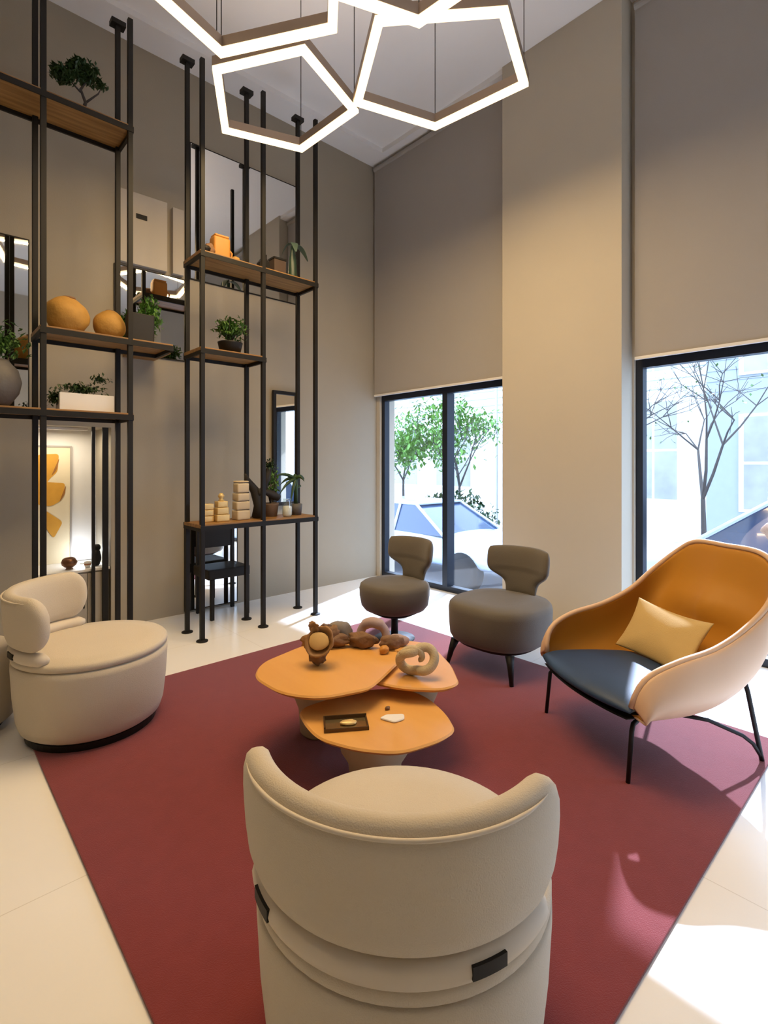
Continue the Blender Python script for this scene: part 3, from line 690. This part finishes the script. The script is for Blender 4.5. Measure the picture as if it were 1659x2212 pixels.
patch([(-.08, .50), (.09, .36), (.02, .22), (-.03, .30)], PA1, .0032)
patch([(.0, .76), (.065, .93), (.045, .82)], PA2, .0018); patch([(.06, .53), (.115, .69), (.105, .60)], PA2, .0034)
t = thing('bronze_bowl', 'round bronze pierced candle bowl on the niche console', 'bowl', (.985, 4.92, .521))
obj('foot', L([(.028, 0), (.022, .012), (.034, .018)], n=24), DRIFT, t, True)
obj('bowl_body', L([(.034, .018), (.054, .036), (.060, .058), (.050, .084), (.036, .094), (.030, .088), (.040, .06), (.01, .03)], n=28), M('bronze', (.16, .07, .03), .35, .6, var=.3, scale=30), t, True)
obj('candle', L([(.022, .032), (.022, .058)], n=18), WHITE, t, True)
t = thing('black_figurine', 'black figurine at the right end of the niche console', 'figurine', (1.19, 4.93, .521))
bm = rock(.036, .036, .075, .2, 2, 51); obj('torso', bm, BLACK, t, True)
bm = rock(.027, .027, .03, .2, 2, 52, 2, False); bmesh.ops.translate(bm, verts=bm.verts, vec=(.006, 0, .155)); obj('head', bm, BLACK, t, True)
t = thing('small_cup', 'small ceramic cup beside the black figurine', 'cup', (1.115, 4.90, .521))
obj('cup_body', L([(.018, 0), (.026, .02), (.027, .05), (.023, .05), (.02, .02)], n=20), WHITE, t, True); obj('cup_band', L([(.0262, .022), (.0275, .035)], n=20), M('copper_band', (.4, .16, .06), .4, .5), t, True)
# black uprights standing in the niche front
for x, w, l in ((1.135, .012, 'thin black upright post in front of the niche artwork'), (1.225, .022, 'wide black upright post at the right side of the niche')):
    t = thing('niche_post', l, 'post', (x, YB, 0), 0, 'black posts in the niche')
    obj('upright', B(-w, w, -.012, .012, 0, NZ-.002-t.location.z), BLACK, t)
ld = bpy.data.lights.new('niche_light', 'AREA'); ld.shape = 'RECTANGLE'; ld.size = .35; ld.size_y = .06; ld.energy = NICHE_E; ld.color = (1, .86, .66)
t = thing('niche_lamp', 'slim strip light under the niche ceiling', 'lamp', (.96, 5.02, NZ-.002))
obj('housing', B(-.18, .18, -.03, .03, -.02, 0), WHITE, t); lo = bpy.data.objects.new('strip', ld); C.objects.link(lo); lo.parent = t; lo.location = (0, 0, -.03)
ld = bpy.data.lights.new('spot_light', 'POINT'); ld.energy = 2.2; ld.color = (.80, .88, 1); ld.shadow_soft_size = .02
t = thing('mini_uplight', 'tiny cool white uplight behind the bronze bowl', 'lamp', (1.12, 5.10, .521))
obj('puck', L([(.02, 0), (.02, .012)], n=18), WHITE, t); lo = bpy.data.objects.new('puck_light', ld); C.objects.link(lo); lo.parent = t; lo.location = (0, 0, .09)

# ------------------------------------------------------------------ black chair under the low shelf
t = thing('black_chair', 'black wooden chair under the low oak shelf, against the wall', 'chair', (2.16, 4.57, 0))
for sx in (-1, 1):
    for sy in (-1, 1):
        obj('leg', B(sx*.17-.016, sx*.17+.016, sy*.15-.016, sy*.15+.016, 0, .36 if sy < 0 else .80, bev=.003), BLACK, t)
obj('seat', B(-.21, .19, -.17, .165, .361, .45, bev=.015), BLACK, t)
obj('back_panel', B(-.154, .154, .14, .16, .60, .79, bev=.006), BLACK, t)
# cream pouf cut by the left edge
t = thing('cream_pouf', 'cream pouf cut off by the left photo edge', 'pouf', (.135, 3.545, 0))
obj('pouf_body', L([(.27, .02), (.31, .05), (.325, .2), (.32, .36), (.29, .41), (.15, .425), (.01, .43)], n=48), CREAM, t, True); obj('pouf_base', L([(.26, 0), (.26, .02)], n=40), BLACK, t)

# ------------------------------------------------------------------ street outside
t = thing('window_canopy', 'white canopy slab added outside above the corner window to cut the sun', 'canopy', (XR+.25, 3.9, 2.45))  # unseen slab added to shorten the sun patch from the corner window
obj('slab', B(0, 1.12, -1.4, 1.6, 0, .09), RENDERW, t); obj('blocker_edge', B(1.121, 1.15, -1.4, 1.6, -.01, .10), GREYF, t)
GZ = -.55
struct('ground', B(XR+.25, 26, -12, 24, GZ-.1, GZ), ASPH, 'street asphalt outside the windows')
struct('pavement', B(XR+.25, XR+1.2, -12, 24, GZ, GZ+.12), PAVE, 'pale pavement just outside the windows')
struct('pavement', B(10.6, 12.99, -12, 24, GZ, GZ+.12), PAVE, 'pale pavement across the street')
def building(x, y0, y1, h, m, label, wins, base=GZ+.12):
    t = thing('building', label, 'building', (x, y0, base))
    obj('facade', B(0, 3, 0, y1-y0, 0, h-base), m, t)
    obj('parapet', B(-.12, .1, -.0, y1-y0, h-base+.001, h-base+.16), RENDERW, t)
    for a, b, z0, z1, sh in wins:
        w = obj('window', B(-.05, -.001, a-y0, b-y0, z0-base, z1-base), RENDERW, t)
        bm = bmesh.new(); n = 2; ww = (b-a-.12)/n
        for i in range(n):
            for (q0, q1) in ((z0+.06, (z0+z1)/2-.03), ((z0+z1)/2+.03, z1-.06)):
                box(bm, -.06, -.05, a-y0+.06+i*ww+.03, a-y0+.06+(i+1)*ww-.03, q0-base, q1-base)
        obj('pane', bm, FGLASS, w)
    bm = bmesh.new()
    for k in range(5):
        z = 2.9+k*.22-base; box(bm, -.02, -.001, 0, y1-y0, z, z+.02)
    obj('cornice_lines', bm, GREYF, t)
    return t
building(13, 9.2, 22, 5.6, RENDERW, 'white building across the street, seen through the corner window', [(10.0, 11.6, .6, 2.6, 0), (12.3, 13.8, .6, 2.6, 0), (14.6, 16.0, .6, 2.8, 0), (10.0, 11.6, 3.4, 4.8, 0), (12.3, 13.8, 3.4, 4.8, 0), (14.6, 16, 3.4, 4.8, 0)])
building(13, 3.6, 9.1, 5.4, RENDERW, 'white building with tall windows, seen left of the lounge chair', [(4.1, 5.3, .5, 2.9, 0), (5.6, 6.8, .5, 2.9, 0), (7.3, 8.5, .5, 2.9, 0), (4.1, 5.3, 3.5, 4.6, 0), (5.6, 6.8, 3.5, 4.6, 0)])
building(12.6, -6, 3.5, 5.2, GREYF, 'grey building across the street at the right', [(1.2, 2.9, .4, 2.4, 0), (-1.5, .4, .4, 2.4, 0), (1.2, 2.9, 3.2, 4.4, 0)])
def car(x, y, L_, h, label, paint, hood, rz=0, hh=.62):
    t = thing('parked_car', label, 'car', (x, y, GZ), rz, 'cars parked along the street')
    w = .86; hl = L_/2
    key = [(-hl, .45, hh*.9), (-hl+.25, .30, hh*1.28), (-hl+.9, .28, hh*1.42), (0, .26, hh*1.45), (hl-1.3, .27, hh*1.42), (hl-.35, .30, hh*1.18), (hl, .42, hh*.85)]
    def ringat(y_, z0, z1, ww): return [(ww*.92, z0), (ww, z0+(z1-z0)*.35), (ww*.985, z0+(z1-z0)*.75), (ww*.88, z1), (-ww*.88, z1), (-ww*.985, z0+(z1-z0)*.75), (-ww, z0+(z1-z0)*.35), (-ww*.92, z0)]
    bm = bmesh.new(); rings = []
    for i, (y_, z0, z1) in enumerate(key):
        ww = w*(.86 if i in (0, 6) else .97 if i in (1, 5) else 1); rings.append([bm.verts.new((p, y_, q)) for p, q in ringat(y_, z0, z1, ww)])
    for A_, D in zip(rings, rings[1:]):
        for k in range(8): bm.faces.new((A_[k], A_[(k+1) % 8], D[(k+1) % 8], D[k]))
    bm.faces.new(rings[0]); bm.faces.new(rings[-1][::-1])
    o = obj('body', bm, paint, t, True); md = o.modifiers.new('s', 'SUBSURF'); md.levels = 1; md.render_levels = 2
    z1 = hh*1.42
    def cab(bm, e, zt):
        ys = [-hl+.55-e, -hl+1.1, hl-2.0, hl-1.25+e]; ww = w*.86+e
        bt = [bm.verts.new((s*ww, y_, z1-.06)) for y_ in (ys[0], ys[3]) for s in (-1, 1)]
        tp = [bm.verts.new((s*(ww-.18), y_, zt)) for y_ in (ys[1], ys[2]) for s in (-1, 1)]
        for f in ((bt[0], bt[1], bt[3], bt[2]), (tp[0], tp[2], tp[3], tp[1]), (bt[0], bt[2], tp[2], tp[0]), (bt[1], tp[1], tp[3], bt[3]), (bt[0], tp[0], tp[1], bt[1]), (bt[2], bt[3], tp[3], tp[2])): bm.faces.new(f)
        return bm
    obj('windows', cab(bmesh.new(), 0, h-.03), CARGL, t)
    ys = (-hl+1.02, hl-1.92); ww = w*.86-.16
    obj('roof', B(-ww, ww, ys[0], ys[1], h-.045, h, bev=.02), paint, t, True)
    bm = bmesh.new()
    for s in (-1, 1):
        for (ya, yb) in ((-hl+.53, -hl+1.08), (hl-1.23, hl-1.98), (-.15, -.15)):
            tube(bm, [(s*(w*.86+.005), ya, z1-.04), (s*(w*.86-.165), yb, h-.02)], .025, n=6)
    obj('pillars', bm, paint, t)
    for sx in (-1, 1):
        for sy in (-1, 1):
            bm = L([(.20, -.1), (.30, -.09), (.31, 0), (.30, .09), (.20, .1)], n=24); bmesh.ops.rotate(bm, verts=bm.verts, cent=(0, 0, 0), matrix=Matrix.Rotation(PI/2, 3, 'Y'))
            bmesh.ops.translate(bm, verts=bm.verts, vec=(sx*(w-.09), sy*(hl-.8), .31)); obj('wheel', bm, TYRE, t, True)
        obj('headlight', B(sx*.62-.12, sx*.62+.12, hl-.16, hl-.06, hh*1.02, hh*1.15, bev=.01), WHITE, t); obj('tail_light', B(sx*.66-.12, sx*.66+.12, -hl-.01, -hl+.1, hh*1.0, hh*1.15, bev=.01), M('tail_red', (.3, .03, .08), .3), t)
    return t
car(6.9, 6.3, 4.4, 1.28, 'silver-blue sedan parked outside the corner window', BLUECAR, 1, PI, .60)
car(6.7, 1.0, 4.2, 1.62, 'silver-blue car parked outside the window behind the lounge chair', BLUECAR, 1, 0, .78)
def tree(x, y, h, r, leafm, n, size, label):
    t = thing('street_tree', label, 'tree', (x, y, GZ+.0), 0)
    bm = bmesh.new(); tips = []
    def br(p, d, l, r_, k):
        q = p+d*l*.5+Vector((random.uniform(-.05, .05),)*3)*l; e = p+d*l; tube(bm, [p, q, e], [r_, r_*.85, r_*.65], n=6, cap=False)
        if k == 0: tips.append(e); return
        for _ in range(3 if k > 1 else 4):
            a = Vector((random.gauss(0, .55), random.gauss(0, .55), random.gauss(.12, .35))); br(e, (d*.8+a).normalized(), l*random.uniform(.6, .8), r_*.55, k-1)
    br(Vector((0, 0, 0)), Vector((0, 0, 1)), h*.42, .05, 4)
    obj('trunk', bm, BARK, t)
    if n:
        bm = bmesh.new()
        for _ in range(n):
            p = random.choice(tips)+Vector([random.gauss(0, r)]*3)*.1+Vector((random.gauss(0, r), random.gauss(0, r), random.gauss(0, r)))*.35
            q = Matrix.Rotation(random.uniform(0, 6.3), 3, 'Z') @ Matrix.Rotation(random.uniform(-1.2, 1.2), 3, 'X'); s = size*random.uniform(.6, 1.3)
            v = [bm.verts.new(p+q@Vector(c)*s) for c in ((0, -1, 0), (.5, 0, .1), (0, 1, 0), (-.5, 0, .1))]; bm.faces.new(v)
        obj('foliage', bm, leafm, t)
    return t
tree(10.9, 11.0, 3.4, .5, LEAFL, 3200, .08, 'leafy green tree outside the left pane of the corner window')
tree(10.7, 8.7, 3.1, .4, LEAFL, 600, .07, 'sparser tree outside the right pane of the corner window')
tree(9.9, 4.1, 3.4, .4, LEAF, 60, .04, 'bare branched tree outside the window behind the lounge chair')
tree(9.2, 2.6, 3.3, .4, LEAF, 40, .04, 'thin bare tree at the right edge of the far window')
t = thing('hedge', 'dark clipped hedge behind the parked sedan', 'hedge', (9.6, 8.0, GZ))
obj('foliage', foliage(1800, .45, 1.3, .60, .72, .07, shell=.5), LEAFD, t); obj('stems', T([(0, -1, 0), (0, -1, .5)], .03), BARK, t)
t = thing('dried_hydrangea', 'brown dried flower head outside, just behind the lounge chair', 'plant', (4.95, .80, GZ+.12))
bm = rock(.17, .17, .15, .25, 3, 61, 4, False); bmesh.ops.translate(bm, verts=bm.verts, vec=(0, 0, 1.30)); obj('flower_head', bm, M('dry_petal', (.28, .17, .12), .9, var=.4, scale=30, bump=1, bscale=60), t, True)
obj('stalk', T([(0, 0, 0), (0, 0, 1.2)], .015), BARK, t)
